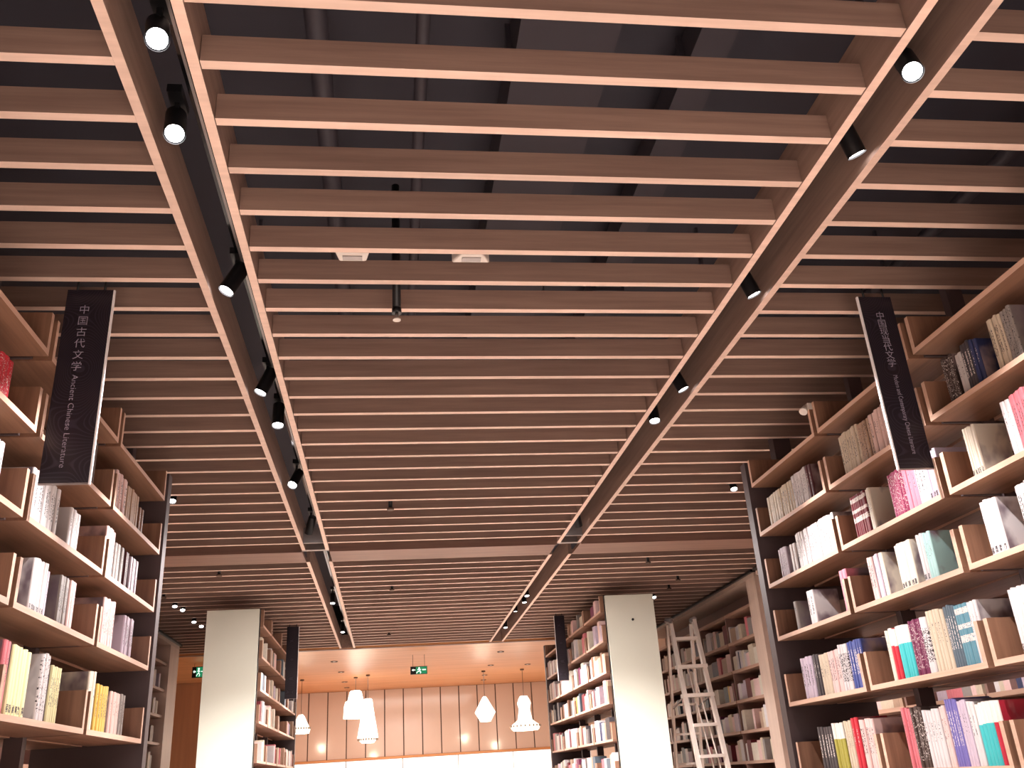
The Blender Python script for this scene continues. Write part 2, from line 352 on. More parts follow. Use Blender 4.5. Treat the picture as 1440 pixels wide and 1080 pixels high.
def bmat(col, pat):
    k = (col, pat)
    if k in bmats: return bmats[k]
    m, nt, b = nmat('book_%s_%s' % (col.replace(' ', '_'), pat.replace(' ', '_'))); b.inputs['Roughness'].default_value = .42
    N = nt.nodes.new; L = nt.links.new
    base = srgb(*RGB[col]); lum = sum(RGB[col]) / 3
    ink = srgb(60, 52, 56) if lum > 130 else srgb(220, 210, 205)
    tc = N('ShaderNodeTexCoord'); sp = N('ShaderNodeSeparateXYZ'); L(tc.outputs['Object'], sp.inputs[0])
    def mth(op, a, b_=None):
        n = N('ShaderNodeMath'); n.operation = op
        for i, v in enumerate((a, b_)):
            if v is None: continue
            if isinstance(v, (int, float)): n.inputs[i].default_value = v
            else: L(v, n.inputs[i])
        return n.outputs[0]
    def rng(s, a, b_): return mth('MULTIPLY', mth('GREATER_THAN', s, a), mth('LESS_THAN', s, b_))
    z = sp.outputs[2]; y = sp.outputs[1]
    oi = N('ShaderNodeObjectInfo')
    mp = N('ShaderNodeMapping'); mp.inputs['Scale'].default_value = (1.5, 3.0, 30); L(tc.outputs['Object'], mp.inputs[0])
    va = N('ShaderNodeVectorMath'); va.operation = 'ADD'; L(mp.outputs[0], va.inputs[0])
    rm = mth('MULTIPLY', oi.outputs['Random'], 50.0); L(rm, va.inputs[1])
    n = N('ShaderNodeTexNoise'); n.inputs['Scale'].default_value = 1.4; n.inputs['Detail'].default_value = 2; L(va.outputs[0], n.inputs['Vector'])
    nz = n.outputs['Fac']
    spine = mth('LESS_THAN', sp.outputs[0], .06)
    col2 = ink
    if pat == 'lines': mask = mth('MULTIPLY', mth('MULTIPLY', rng(z, .30, .82), rng(y, -.2, .2)), mth('GREATER_THAN', nz, .5))
    elif pat == 'banded': mask = mth('MULTIPLY', mth('MAXIMUM', rng(z, .84, .94), mth('MAXIMUM', rng(z, .60, .68), rng(z, .38, .50))), mth('GREATER_THAN', nz, .40))
    elif pat == 'speckled':
        mp.inputs['Scale'].default_value = (3, 4.0, 22); mask = mth('MULTIPLY', rng(z, .12, .95), mth('GREATER_THAN', nz, .60))
    elif pat == 'label': mask = mth('MULTIPLY', mth('MULTIPLY', rng(z, .06, .17), rng(y, -.3, .3)), mth('GREATER_THAN', nz, .42))
    elif pat == 'lettered': mask = mth('MULTIPLY', rng(z, .2, .8), mth('GREATER_THAN', nz, .52))
    elif pat == 'half': mask = mth('GREATER_THAN', z, .66); col2 = srgb(236, 228, 220)
    else: mask = mth('MULTIPLY', mth('MULTIPLY', rng(z, .45, .8), rng(y, -.14, .14)), mth('GREATER_THAN', nz, .56))
    mask = mth('MULTIPLY', mask, spine)
    mx = N('ShaderNodeMix'); mx.data_type = 'RGBA'; mx.inputs[6].default_value = base; mx.inputs[7].default_value = col2; L(mask, mx.inputs[0])
    # printed cover: soft blotch picture, off the spine
    n2 = N('ShaderNodeTexNoise'); n2.inputs['Scale'].default_value = 1.3; n2.inputs['Detail'].default_value = 3
    va2 = N('ShaderNodeVectorMath'); va2.operation = 'ADD'; L(tc.outputs['Object'], va2.inputs[0]); L(rm, va2.inputs[1]); L(va2.outputs[0], n2.inputs['Vector'])
    cr = N('ShaderNodeValToRGB'); e = cr.color_ramp.elements; e[0].position = .46; e[1].position = .62
    e[0].color = tuple(.75 * c for c in base[:3]) + (1,); e[1].color = srgb(110, 96, 104) if lum > 130 else srgb(150, 130, 130)
    L(n2.outputs['Fac'], cr.inputs[0])
    mx2 = N('ShaderNodeMix'); mx2.data_type = 'RGBA'; L(cr.outputs[0], mx2.inputs[6]); L(mx.outputs[2], mx2.inputs[7]); L(spine, mx2.inputs[0])
    L(mx2.outputs[2], b.inputs['Base Color']); bmats[k] = m; return m
def book_mesh():
    """unit book: x 0 (spine) .. 1 (fore-edge), y -.5 .. .5, z 0 .. 1; cover wraps an inset page block"""
    bm = bmesh.new()
    prof = [(1, -.5), (.03, -.5), (.005, -.33), (0, 0), (.005, .33), (.03, .5), (1, .5)]
    inn = [(1, -.40), (.07, -.40), (.06, -.2), (.06, 0), (.06, .2), (.07, .40), (1, .40)]
    def ring(P, z): return [bm.verts.new((x, y, z)) for x, y in P]
    ob, ot, ib, it = ring(prof, 0), ring(prof, 1), ring(inn, 0), ring(inn, 1)
    n = len(prof)
    for i in range(n - 1):
        bm.faces.new((ob[i], ob[i + 1], ot[i + 1], ot[i])); bm.faces.new((ib[i + 1], ib[i], it[i], it[i + 1]))
        bm.faces.new((ot[i], ot[i + 1], it[i + 1], it[i])); bm.faces.new((ob[i + 1], ob[i], ib[i], ib[i + 1]))
    for i in (0, n - 1): bm.faces.new((ob[i], ot[i], it[i], ib[i]))
    bm.faces.ensure_lookup_table()
    g = bmesh.ops.create_cube(bm, size=1)
    for v in g['verts']: v.co = ((v.co.x + .5) * .91 + .06, v.co.y * .80, (v.co.z + .5) * .97 + .015)
    vs = set(g['verts'])
    for f in bm.faces:
        if all(v in vs for v in f.verts): f.material_index = 1
    me = bpy.data.meshes.new('book'); bmesh.ops.recalc_face_normals(bm, faces=bm.faces[:]); bm.to_mesh(me); bm.free()
    me.materials.append(M['tray']); me.materials.append(M['pages']); return me
BOOK = book_mesh()
BOOKS=[
('R', 'B', 1, [(2.7012, 2.6137, 4, 18, 'ivory', 'plain'), (2.6137, 2.5096, 5, 18.5, 'cream', 'lines'), (2.5096, 2.4073, 8, 19.5, 'white', 'lines'), (2.4073, 2.3731, 2, 19.5, 'maroon', 'dark cover')]),
('R', 'B', 2, [(2.184, 2.079, 9, 21, 'cream', 'lines'), (2.079, 2.0147, 4, 20, 'tan', 'speckled'), (2.0147, 1.9327, 5, 20.5, 'pale pink', 'plain'), (1.9258, 1.8722, 4, 19, 'ivory', 'plain')]),
('R', 'B', 3, [(1.6797, 1.639, 5, 20, 'dark brown', 'speckled'), (1.6311, 1.6076, 2, 18, 'pale grey', 'plain'), (1.6076, 1.5746, 3, 20, 'charcoal', 'lines'), (1.5746, 1.5524, 2, 19, 'navy', 'plain'), (1.5069, 1.4657, 5, 21, 'cream', 'lines'), (1.4657, 1.4327, 3, 21, 'grey', 'speckled')]),
('R', 'C', 1, [(2.6845, 2.629, 5, 17, 'lilac', 'lines'), (2.602, 2.5649, 2, 16, 'white', 'plain'), (2.5545, 2.2985, 18, 19.5, 'white', 'lines')]),
('R', 'C', 2, [(2.1865, 2.1093, 8, 20.5, 'dark red', 'banded'), (2.1055, 2.0833, 2, 20.5, 'ivory', 'plain'), (1.9949, 1.9318, 6, 20.5, 'magenta', 'speckled'), (1.9285, 1.8781, 3, 20.5, 'pink', 'plain'), (1.875, 1.8327, 3, 20.5, 'white', 'lines'), (1.8327, 1.7805, 5, 20, 'lilac', 'label')]),
('R', 'C', 3, [(1.6704, 1.6328, 5, 20, 'ivory', 'label'), (1.5345, 1.5103, 2, 21, 'white', 'plain'), (1.5081, 1.4473, 8, 22, 'rose', 'lines')]),
('R', 'D', 1, [(2.6491, 2.6282, 1, 16, 'grey', 'plain'), (2.5474, 2.5038, 1, 18, 'white', 'lines'), (2.3293, 2.284, 2, 20, 'pink', 'plain')]),
('R', 'D', 2, [(2.1714, 2.142, 2, 20, 'blush', 'lines'), (2.1384, 2.1133, 2, 20, 'lilac', 'plain'), (2.1098, 2.0922, 1, 20, 'ivory', 'plain'), (2.0344, 1.9604, 5, 20, 'ivory', 'label'), (1.9358, 1.9117, 3, 20, 'white', 'label'), (1.9087, 1.8735, 3, 19.5, 'pale teal', 'plain')]),
('R', 'D', 3, [(1.679, 1.6298, 4, 21, 'white', 'label'), (1.5658, 1.5039, 6, 21, 'white', 'lines')]),
('R', 'E', 1, [(2.6694, 2.5958, 4, 21, 'lilac', 'lines'), (2.591, 2.5533, 3, 21, 'charcoal', 'plain'), (2.5487, 2.4897, 3, 20, 'cream', 'plain'), (2.4897, 2.4205, 5, 20.5, 'blush', 'lines'), (2.4205, 2.3668, 4, 22, 'white', 'lettered'), (2.3668, 2.2845, 6, 22, 'blue', 'lines')]),
('R', 'E', 2, [(2.1617, 2.1446, 2, 22, 'ivory', 'plain'), (2.1412, 2.1145, 2, 22, 'red', 'half'), (2.1112, 2.0502, 5, 22, 'turquoise', 'half'), (2.0471, 2.0012, 6, 23, 'plum', 'speckled'), (2.0012, 1.9687, 2, 23, 'white', 'lettered'), (1.9658, 1.901, 5, 24, 'cream', 'plain'), (1.8983, 1.8582, 5, 24, 'slate', 'lines'), (1.8582, 1.8069, 5, 23, 'teal', 'banded'), (1.8044, 1.7798, 3, 23, 'white', 'plain')]),
('R', 'E', 3, [(1.6649, 1.6061, 7, 23, 'white', 'label'), (1.6041, 1.5319, 9, 22, 'cream', 'lines')]),
('R', 'F', 1, [(2.6363, 2.5465, 5, 21, 'charcoal', 'lines'), (2.5422, 2.4788, 4, 22, 'olive', 'half'), (2.4706, 2.4301, 3, 22, 'cream', 'plain'), (2.4262, 2.391, 2, 23, 'red', 'plain'), (2.3871, 2.3088, 5, 22, 'blush', 'lines')]),
('R', 'F', 2, [(2.1626, 2.1248, 3, 24, 'rose', 'plain'), (2.1217, 2.0763, 4, 24, 'dark brown', 'speckled'), (2.0733, 2.0045, 5, 22, 'white', 'plain'), (2.0017, 1.9798, 2, 23, 'blush', 'plain'), (1.9744, 1.932, 5, 25, 'violet', 'lines'), (1.9294, 1.8987, 3, 24, 'lilac', 'plain'), (1.8962, 1.8739, 2, 23, 'white', 'plain'), (1.8714, 1.8166, 4, 22, 'turquoise', 'half'), (1.8143, 1.7869, 2, 22, 'crimson', 'half')]),
('L', 'B', 3, [(1.6326, 1.4846, 5, 16, 'red', 'speckled')]),
('L', 'B', 1, [(2.4367, 2.3278, 5, 20, 'blush', 'lines'), (2.5554, 2.4438, 3, 19, 'tan', 'plain'), (2.6189, 2.5789, 1, 15, 'brown', 'plain')]),
('L', 'C', 3, [(1.6567, 1.5272, 7, 19, 'white', 'plain')]),
('L', 'C', 2, [(1.9611, 1.8083, 9, 20, 'white', 'lines'), (2.109, 2.0349, 3, 17, 'white', 'plain')]),
('L', 'C', 1, [(2.3845, 2.3155, 4, 23, 'blush', 'lines'), (2.4782, 2.391, 4, 19, 'grey', 'lines'), (2.5205, 2.4921, 1, 19, 'maroon', 'plain'), (2.617, 2.5349, 4, 18.5, 'lilac', 'lines')]),
('L', 'D', 2, [(1.956, 1.8764, 8, 20, 'white', 'label'), (1.9727, 1.9601, 1, 18, 'lilac', 'plain'), (2.0932, 2.0334, 5, 19.5, 'grey', 'lines'), (2.1415, 2.0979, 3, 20, 'blush', 'plain')]),
('L', 'D', 1, [(2.4453, 2.3528, 4, 22, 'blush', 'lines'), (2.6386, 2.5453, 4, 19.5, 'lilac', 'lines')]),
('L', 'E', 3, [(1.728, 1.6231, 6, 22, 'ivory', 'plain')]),
('L', 'E', 2, [(1.829, 1.7964, 2, 24, 'rose', 'plain'), (1.9345, 1.839, 6, 23, 'pale yellow', 'label'), (2.0449, 1.9961, 3, 24, 'white', 'speckled'), (2.1183, 2.0575, 5, 21, 'pale yellow', 'lines')]),
('L', 'E', 1, [(2.358, 2.3089, 2, 24, 'ivory', 'plain'), (2.4749, 2.3804, 5, 20, 'yellow', 'lines'), (2.5839, 2.4997, 4, 19, 'pale pink', 'plain'), (2.6317, 2.5906, 2, 19, 'grey', 'lines')]),
('L', 'F', 1, []),
]

ORD = {'A': 'top', 'B': 'second', 'C': 'third', 'D': 'fourth', 'E': 'fifth', 'F': 'sixth'}
ROWD = dict(zip('ABCDEFGH', ROWZ))
PATW = {'lines': 'thinly titled', 'banded': 'white banded', 'speckled': 'speckled', 'label': 'bottom labelled', 'lettered': 'boldly lettered', 'half': 'two tone', 'plain': 'plain', 'dark cover': 'dark covered'}
BAYW = {1: 'end bay', 2: 'middle bay', 3: 'near bay'}
NUMW = ['', 'one', 'two', 'three', 'four', 'five', 'six', 'seven', 'eight', 'nine', 'ten', 'eleven', 'twelve', 'thirteen', 'fourteen', 'fifteen', 'sixteen', 'seventeen', 'eighteen', 'nineteen', 'twenty']
NTH = ['first', 'second', 'third', 'fourth', 'fifth', 'sixth', 'seventh', 'eighth', 'ninth', 'tenth', 'eleventh', 'twelfth', 'thirteenth', 'fourteenth', 'fifteenth', 'sixteenth', 'seventeenth', 'eighteenth', 'nineteenth', 'twentieth']
RI = RM.transposed()
def in_frame(x, y, z):
    c = RI @ Vector((x, y, z))
    u = 720 + 1269.59 * c.x / -c.z; v = 540 - 1269.59 * c.y / -c.z
    return -4 < u < 1444 and v < 1079
overflow = []
nbooks = 0
for side, row, bay, runs in BOOKS:
    sgn = 1 if side == 'R' else -1
    for (ya, yb, n, h, colr, pat) in runs:
        ya = min(ya, JN[bay - 1] - .0245); yb = max(yb, JN[bay] + .0245)
        th = (ya - yb) / n * S * 100
        if th > 4.0: n = max(n, int(round((ya - yb) * S * 100 / 3.4)))
        sn = 'right' if side == 'R' else 'left'
        pw = PATW[pat]
        where = '%s shelf, %s, %s bookcase' % (ORD[row], BAYW[bay], sn)
        grp = '%s %s books, %s' % (colr, pw, where) if n > 1 else None
        base = h * 1.06 / 100 / S
        hmax = .145 if row in 'ABC' else (.172 if row in 'DE' else .18)
        for i in range(n):
            y = ya - (i + .5) * (ya - yb) / n
            t = (ya - yb) / n * random.uniform(.90, .97)
            hh = min(hmax, base * 1.0 * (1 if pat in ('banded', 'magenta') else random.uniform(.975, 1.01)))
            dpt = random.uniform(.068, .080) if h < 22 else .088
            xf = (1.205 if side == 'R' else -.695) + sgn * random.uniform(0, .004)
            if not in_frame(xf, y, ROWD[row] + TB + hh * .9):
                overflow.append((xf, sgn, y, t, ROWD[row] + TB, hh, dpt, colr)); continue
            o = bpy.data.objects.new('book', BOOK); COL.objects.link(o)
            o.location = W(xf, y, ROWD[row] + TB); o.scale = (dpt * S, t * S, hh * S)
            if side == 'L': o.rotation_euler = (0, 0, math.pi)
            o.material_slots[0].link = 'OBJECT'; o.material_slots[0].material = bmat(colr, 'plain' if pat == 'dark cover' else pat)
            if n == 1: o['label'] = '%s %s book, %s' % (colr, pw, where)
            else: o['label'] = '%s from left of %s %s %s books, %s' % (NTH[i if side == 'R' else n - 1 - i], NUMW[n], colr, pw, where)
            o['category'] = 'book'
            if grp: o['group'] = grp
            nbooks += 1
print('BOOKS', nbooks)

# the remaining books (far bookcases, back sides): one object
FB = bmesh.new(); fb_cols = ['ivory', 'cream', 'white', 'blush', 'lilac', 'grey', 'tan', 'dark red', 'charcoal', 'rose', 'slate', 'brown', 'pale pink', 'plum', 'navy', 'yellow']
fb_w = [10, 9, 12, 8, 8, 7, 6, 3, 5, 4, 3, 4, 6, 2, 1, 1]
def rawbook(x0, x1, ya, yb, z0, z1, mi, lean=0.0):
    a, b = W(min(x0, x1), min(ya, yb), z0), W(max(x0, x1), max(ya, yb), z1)
    v = [FB.verts.new((x, y + (lean if z == b.z else 0), z)) for x in (a.x, b.x) for y in (a.y, b.y) for z in (a.z, b.z)]
    for f in ((0, 1, 3, 2), (4, 6, 7, 5), (0, 4, 5, 1), (2, 3, 7, 6), (0, 2, 6, 4), (1, 5, 7, 3)):
        FB.faces.new([v[i] for i in f]).material_index = mi
def fill(xf, sgn, y0, y1, z, hmin, hmax, dens=.8, dep=.078):
    y = y0 + random.uniform(0, .02)
    while y < y1 - .02:
        if random.random() > dens: y += random.uniform(.03, .09); continue
        n = random.randint(2, 7); c = random.choices(range(len(fb_cols)), fb_w)[0]; h = random.uniform(hmin, hmax); t = random.uniform(.008, .016); d = random.uniform(dep * .85, dep)
        for _ in range(n):
            if y + t > y1: break
            rawbook(xf, xf + sgn * d, y, y + t * .93, z, z + h * random.uniform(.98, 1.02), c); y += t
for (xf, sgn, y, t, z, hh, dpt, colr) in overflow:
    rawbook(xf, xf + sgn * dpt, y - t / 2, y + t / 2, z, z + hh, fb_cols.index(colr) if colr in fb_cols else 0)
for z in ROWZ[:6]:
    for j in range(len(FJ) - 1):
        if z < .8: fill(1.197, 1, FJ[j + 1] + .026, FJ[j] - .026, z + TB, .085, .125, .85)
        elif j > 1: fill(1.197, 1, FJ[j + 1] + .026, FJ[j] - .026, z + TB, .06, .10, .35)
    for j in range(len(FJL) - 1):
        if z < .8: fill(-.697, -1, FJL[j + 1] + .026, FJL[j] - .026, z + TB, .075, .115, .42)
for z in ROWZ[3:6]:
    for j in range(3):
        fill(1.19 + .282, -1, JN[j + 1] + .026, JN[j] - .026, z + TB, .085, .12, .8)
        fill(-.68 - .282, 1, JN[j + 1] + .026, JN[j] - .026, z + TB, .085, .12, .6)
for z in (.655, .492, .322, .151, -.014, -.18):
    for a, b in ((5.08, 5.54), (5.575, 6.05), (6.085, 6.56), (6.595, 7.07), (7.1, 7.4)): fill(2.075, 1, a, b, z + .016, .075, .118, .84)
    for a in (.92, 1.47, 2.02, 2.57, 3.12, 3.67, 4.22): fill(2.075, 1, a, a + .5, z + .016, .075, .118, .84)
    for a, b in ((4.72, 5.18), (5.22, 5.78), (5.82, 6.24), (6.27, 6.5)): fill(-1.515, -1, a, b, z + .016, .075, .115, .5)
me = bpy.data.meshes.new('far_books'); bmesh.ops.recalc_face_normals(FB, faces=FB.faces[:]); FB.to_mesh(me); FB.free()
for c in fb_cols: me.materials.append(plain('far_book_' + c.replace(' ', '_'), srgb(*RGB[c]), .5, 0, .12, 40))
o = bpy.data.objects.new('shelved_books', me); COL.objects.link(o)
tag(o, 'small distant books filling the far bookcases, wall shelves and rear shelf rows', 'books', kind='stuff')

# ------------------------------------------------------------------ hanging aisle signs
def textmesh(body, size, name, parent, loc, rotz=0, align='CENTER'):
    c = bpy.data.curves.new(name, 'FONT'); c.body = body; c.size = size; c.align_x = align; c.align_y = 'CENTER'; c.extrude = .0008; c.offset = -.0006; c.resolution_u = 3
    tmp = bpy.data.objects.new(name, c); COL.objects.link(tmp)
    dg = bpy.context.evaluated_depsgraph_get(); me = bpy.data.meshes.new_from_object(tmp.evaluated_get(dg))
    bpy.data.objects.remove(tmp); me.materials.clear(); me.materials.append(M['letter'])
    o = bpy.data.objects.new(name, me); COL.objects.link(o); o.parent = parent; o.location = loc
    o.rotation_mode = 'XYZ'; o.rotation_euler = Matrix.Rotation(math.pi / 2, 3, 'X').to_euler() if not rotz else (Matrix.Rotation(math.pi / 2, 3, 'X') @ Matrix.Rotation(rotz, 3, 'Z')).to_euler()
    return o
def sign(x0, x1, y, z0, z1, label, edge_left, chars=None, cz=None, eng=None, ez=None, tx=0, th=.006):
    xc = (x0 + x1) / 2
    t = thing('hanging_sign', (xc, y, z0), label, 'sign')
    MB((xc, y, z0)).box(x0, x1, y, y + th, z0, z1).build('sign_panel', M['sign'], t)
    ex = (x0 - .0035, x0) if edge_left else (x1, x1 + .0035)
    MB((xc, y, z0)).box(ex[0], ex[1], y - .0005, y + th, z0 - .003, z1).build('edge_strip', M['edge'], t)
    MB((xc, y, z0)).box(x0, x1, y - .0005, y + th, z0 - .003, z0).build('bottom_strip', M['grey'], t)
    for fx in (.2, .8):
        xx = x0 + (x1 - x0) * fx
        MB((xx, y, z1)).tube((xx, y + th / 2, z1 - .004), (xx, y + th / 2, z1 + .05), .0025, 8).build('hanger_rod', M['blackmetal'], t)
    T0 = W(xc, y, z0)
    if chars:
        n = len(chars)
        for i, ch in enumerate(chars):
            z = cz[0] + (cz[1] - cz[0]) * i / (n - 1)
            textmesh(ch, .043, 'character', t, W(tx, y - .0006, z) - T0)
        e = textmesh(eng, .031, 'english_text', t, W(tx, y - .0006, (ez[0] + ez[1]) / 2) - T0, -math.pi / 2)
        w = e.dimensions.x; L = (ez[0] - ez[1]) * S; bpy.context.view_layer.update()
        w = max(v.co.x for v in e.data.vertices) - min(v.co.x for v in e.data.vertices)
        k = L / w
        for v in e.data.vertices: v.co.x *= k
    return t
sign(-.672, -.580, 1.765, .571, .998, 'black hanging aisle sign with lit right edge, Ancient Chinese Literature', False, '中国古代文学', (.949, .818), 'Ancient Chinese Literature', (.800, .602), -.633)
sign(1.105, 1.187, 1.765, .567, .995, 'black hanging aisle sign with lit left edge, Modern and Contemporary Chinese Literature', True, '中国现当代文学', (.943, .820), 'Modern and Contemporary Chinese Literature', (.790, .600), 1.149)
sign(-.682, -.606, 6.27, .545, .998, 'small distant dark aisle sign hanging by the far left bookcase', False)
sign(1.117, 1.187, 6.27, .572, .998, 'small distant dark aisle sign hanging by the far right bookcase', True)

# ------------------------------------------------------------------ tracks and spotlights
for xt, y0, y1, lab in ((-.322, .1, 4.0, 'black lighting track in the near left ceiling channel'), (-.322, 4.4, 7.3, 'black lighting track in the far left ceiling channel'),
                        (.83, .1, 4.0, 'black lighting track in the near right ceiling channel'), (.83, 4.4, 7.3, 'black lighting track in the far right ceiling channel')):
    t = thing('light_track', (xt, y0, 1.09), lab, 'light track')
    MB((xt, y0, 1.09)).box(xt - .009, xt + .009, y0, y1, 1.082, 1.10).build('rail', M['gloss'], t)
    MB((xt, y0, 1.09)).box(xt - .0025, xt + .0025, y0, y1, 1.0805, 1.083).build('conductor', M['grey'], t)
    for k in range(int((y1 - y0) / .9) + 1):
        yy = y0 + .1 + k * .9
        if yy < y1: MB((xt, yy, 1.1)).box(xt - .004, xt + .004, yy, yy + .01, 1.10, 1.34).build('hanger', M['duct'], t)
def spot(p, aim, label, power=1.0, r=.0175, ln=.075, top=1.085, angle=58, group=None, blend=.55):
    c = Vector(p); a = Vector(aim); d = (a - c).normalized()
    t = thing('spotlight', p, label, 'spotlight', group)
    b = c - d * ln
    m = MB(p); m.tube(tuple(c), tuple(b), r, 20, cap=False); m.tube(tuple(b), tuple(b - d * .004), r, 20, r2=r * .8); m.build('housing', M['blackmetal'], t)
    MB(p).tube(tuple(c - d * .003), tuple(c - d * .006), r * .86, 20).build('lens', M['lamp_on'], t)
    mid = c - d * ln * .6
    MB(p).bar((mid.x, mid.y, top), tuple(mid), .008, .008).build('bracket', M['blackmetal'], t)
    MB(p).box(mid.x - .012, mid.x + .012, mid.y - .03, mid.y + .03, top - .004, top + .012).build('track_adapter', M['blackmetal'], t)
    if power > 0:
        l = bpy.data.lights.new('spot', 'SPOT'); l.energy = SPOTP * power; l.color = SPOTC; l.spot_size = math.radians(angle); l.spot_blend = 1.0 if power > 3 else blend; l.shadow_soft_size = .018
        o = bpy.data.objects.new('spot', l); COL.objects.link(o); o.location = W(*(c + d * .004)); dw = Vector((d.x, d.y, d.z))
        o.rotation_euler = dw.to_track_quat('-Z', 'Y').to_euler()
    return t
LX, RX = -.335, .838
CL = (-.70, 0, -.05); CR = (1.21, 0, -.05)
nearL = [((-.328, 1.04, 1.0), (-.12, .45, 0), 'large bright spotlight nearest the camera in the left channel', .6),
         ((-.348, 1.25, 1.0), (-.20, .75, 0), 'second bright spotlight in the left channel, below the largest', .8),
         ((-.350, 1.77, 1.0), (-.75, 1.62, .10), 'tilted spotlight in left channel level with top of left sign', 1.0),
         ((-.350, 2.33, 1.0), (-.75, 2.2, .0), 'tilted spotlight in left channel, upper of the close middle pair', 1.0),
         ((-.331, 2.58, 1.0), (-.30, 2.2, -.6), 'round bright spotlight in left channel, lower of the close middle pair', 1.6),
         ((-.347, 3.17, 1.0), (-.72, 2.4, -.2), 'spotlight in the left channel, second before the cross board', .9),
         ((-.345, 3.85, 1.0), (-.84, 5.1, -.50), 'spotlight in the left channel, last before the cross board', 4.0)]
nearR = [((.839, 1.04, 1.0), (.55, .5, 0), 'large bright spotlight nearest the camera in the right channel', .8),
         ((.848, 1.25, 1.0), (1.25, 1.45, .05), 'black cylinder spotlight in right channel with housing plainly seen', 1.0),
         ((.850, 1.77, 1.0), (1.25, 1.85, .0), 'tilted cylinder spotlight in right channel left of right sign', 1.0),
         ((.848, 2.33, 1.0), (1.25, 2.3, .0), 'tilted spotlight in right channel, upper of the close middle pair', 1.0),
         ((.830, 2.58, 1.0), (.8, 2.2, -.6), 'round bright spotlight in right channel, lower of the close middle pair', 1.6),
         ((.828, 3.85, 1.0), (1.35, 5.1, -.50), 'spotlight in the right channel, last before the cross board', 4.0)]
farL = [((-.341, 5.5, 1.0), (-.3, 5.1, -.6), 'bright spotlight in far left channel, nearer of two beyond the cross board', .5), ((-.337, 6.62, 1.0), (-.3, 6.2, -.6), 'small spotlight at the far end of the left channel', .5)]
farR = [((.823, 5.50, 1.0), (.9, 5.1, -.6), 'small spotlight in far right channel, nearest beyond the cross board', .3), ((.837, 5.72, 1.0), (.9, 5.4, -.6), 'small spotlight in far right channel, second beyond the cross board', .4),
        ((.82, 6.04, 1.0), (.9, 6.0, -.6), 'small tilted spotlight in far right channel, third beyond the cross board', .4), ((.833, 6.73, 1.0), (.8, 6.3, -.6), 'small spotlight at the far end of the right channel', .5)]
for p, a, lab, pw in nearL + nearR: spot(p, a, lab, pw)
for p, a, lab, pw in farL + farR: spot(p, a, lab, pw * 3.4, r=.015, ln=.06, angle=100)
for p, a, lab, pw in (((-.79, 3.32, .995), (-.75, 2.9, 0), 'small spotlight past the end of the near left bookcase', .5), ((1.36, 3.33, .995), (1.3, 2.9, 0), 'small bright spotlight past the end of near right bookcase', .5),
                      ((-1.208, 5.36, .99), (-1.1, 4.9, 0), 'first of four tiny spotlights left of the left column', .35), ((-1.19, 5.48, .99), (-1.1, 4.9, 0), 'second of four tiny spotlights left of the left column', .35),
                      ((-1.207, 5.9, .99), (-1.1, 5.4, 0), 'third of four tiny spotlights left of the left column', .35), ((-1.195, 6.07, .99), (-1.1, 5.5, 0), 'fourth of four tiny spotlights left of the left column', .35),
                      ((1.665, 5.66, .99), (1.7, 5.1, .0), 'tiny spotlight beside the top of the right column', .9)):
    spot(p, a, lab, pw, r=.014, ln=.03, top=1.03)
for yy in (1.9, 2.9, 3.9): spot((1.70, yy, .99), (2.1, yy + .05, -.1), 'added spotlight over the right side aisle, hidden above the near bookcase, %s' % {1.9: 'nearest', 2.9: 'middle', 3.9: 'farthest'}[yy], .8, r=.014, ln=.03, top=1.03)  # added out of sight to light the wall bookcase behind
# added unseen spots without fixtures along the channels, to bounce light off the floor
for i, (xx, yy) in enumerate(((-.335, .45), (.838, .45), (-.335, -.2), (.838, -.2))):
    l = bpy.data.lights.new('spot', 'SPOT'); l.energy = SPOTP * 2.3; l.color = SPOTC; l.spot_size = math.radians(95); l.spot_blend = .6; l.shadow_soft_size = .04
    o = bpy.data.objects.new('spot', l); COL.objects.link(o); o.location = W(xx, yy, .99)

# ------------------------------------------------------------------ ceiling devices
for xx, w0, w1, lab in ((-.074, .070, .056, 'small white rounded box fixed under the baffles, left of two'), (.172, .045, .082, 'small white wedge box fixed under the baffles, right of two')):
    t = thing('ceiling_sensor', (xx, 1.615, 1.0), lab, 'sensor')
    m = MB((xx, 1.615, 1.0)); bm = m.bm
    vs = []
    for (yy, w) in ((1.608, w0), (1.642, w1)):
        for zz in (1.0, 1.03):
            for sx in (-1, 1): vs.append(bm.verts.new(m.P((xx + sx * w / 2, yy, zz))))
    for f in ((0, 1, 3, 2), (4, 6, 7, 5), (0, 4, 5, 1), (2, 3, 7, 6), (0, 2, 6, 4), (1, 5, 7, 3)): bm.faces.new([vs[i] for i in f])
    m.build('casing', M['plastic'], t, bevel=.008)
    MB((xx, 1.615, 1.0)).box(xx - .02, xx + .02, 1.618, 1.634, .998, 1.0).build('grille', M['grey'], t)
t = thing('sprinkler', (.017, 1.79, .945), 'black sprinkler pipe with silver head hanging through the baffles', 'sprinkler')
MB((.017, 1.79, .945)).tube((.017, 1.79, .968), (.017, 1.79, 1.30), .0095).build('drop_pipe', M['blackmetal'], t)
MB((.017, 1.79, .945)).tube((.017, 1.79, .958), (.017, 1.79, .970), .011, 12).build('collar', M['blackmetal'], t)
MB((.017, 1.79, .945)).tube((.017, 1.79, .944), (.017, 1.79, .958), .004, 8).build('bulb', M['grey'], t)
MB((.017, 1.79, .945)).tube((.017, 1.79, .941), (.017, 1.79, .944), .009, 12).build('deflector', M['plastic'], t)
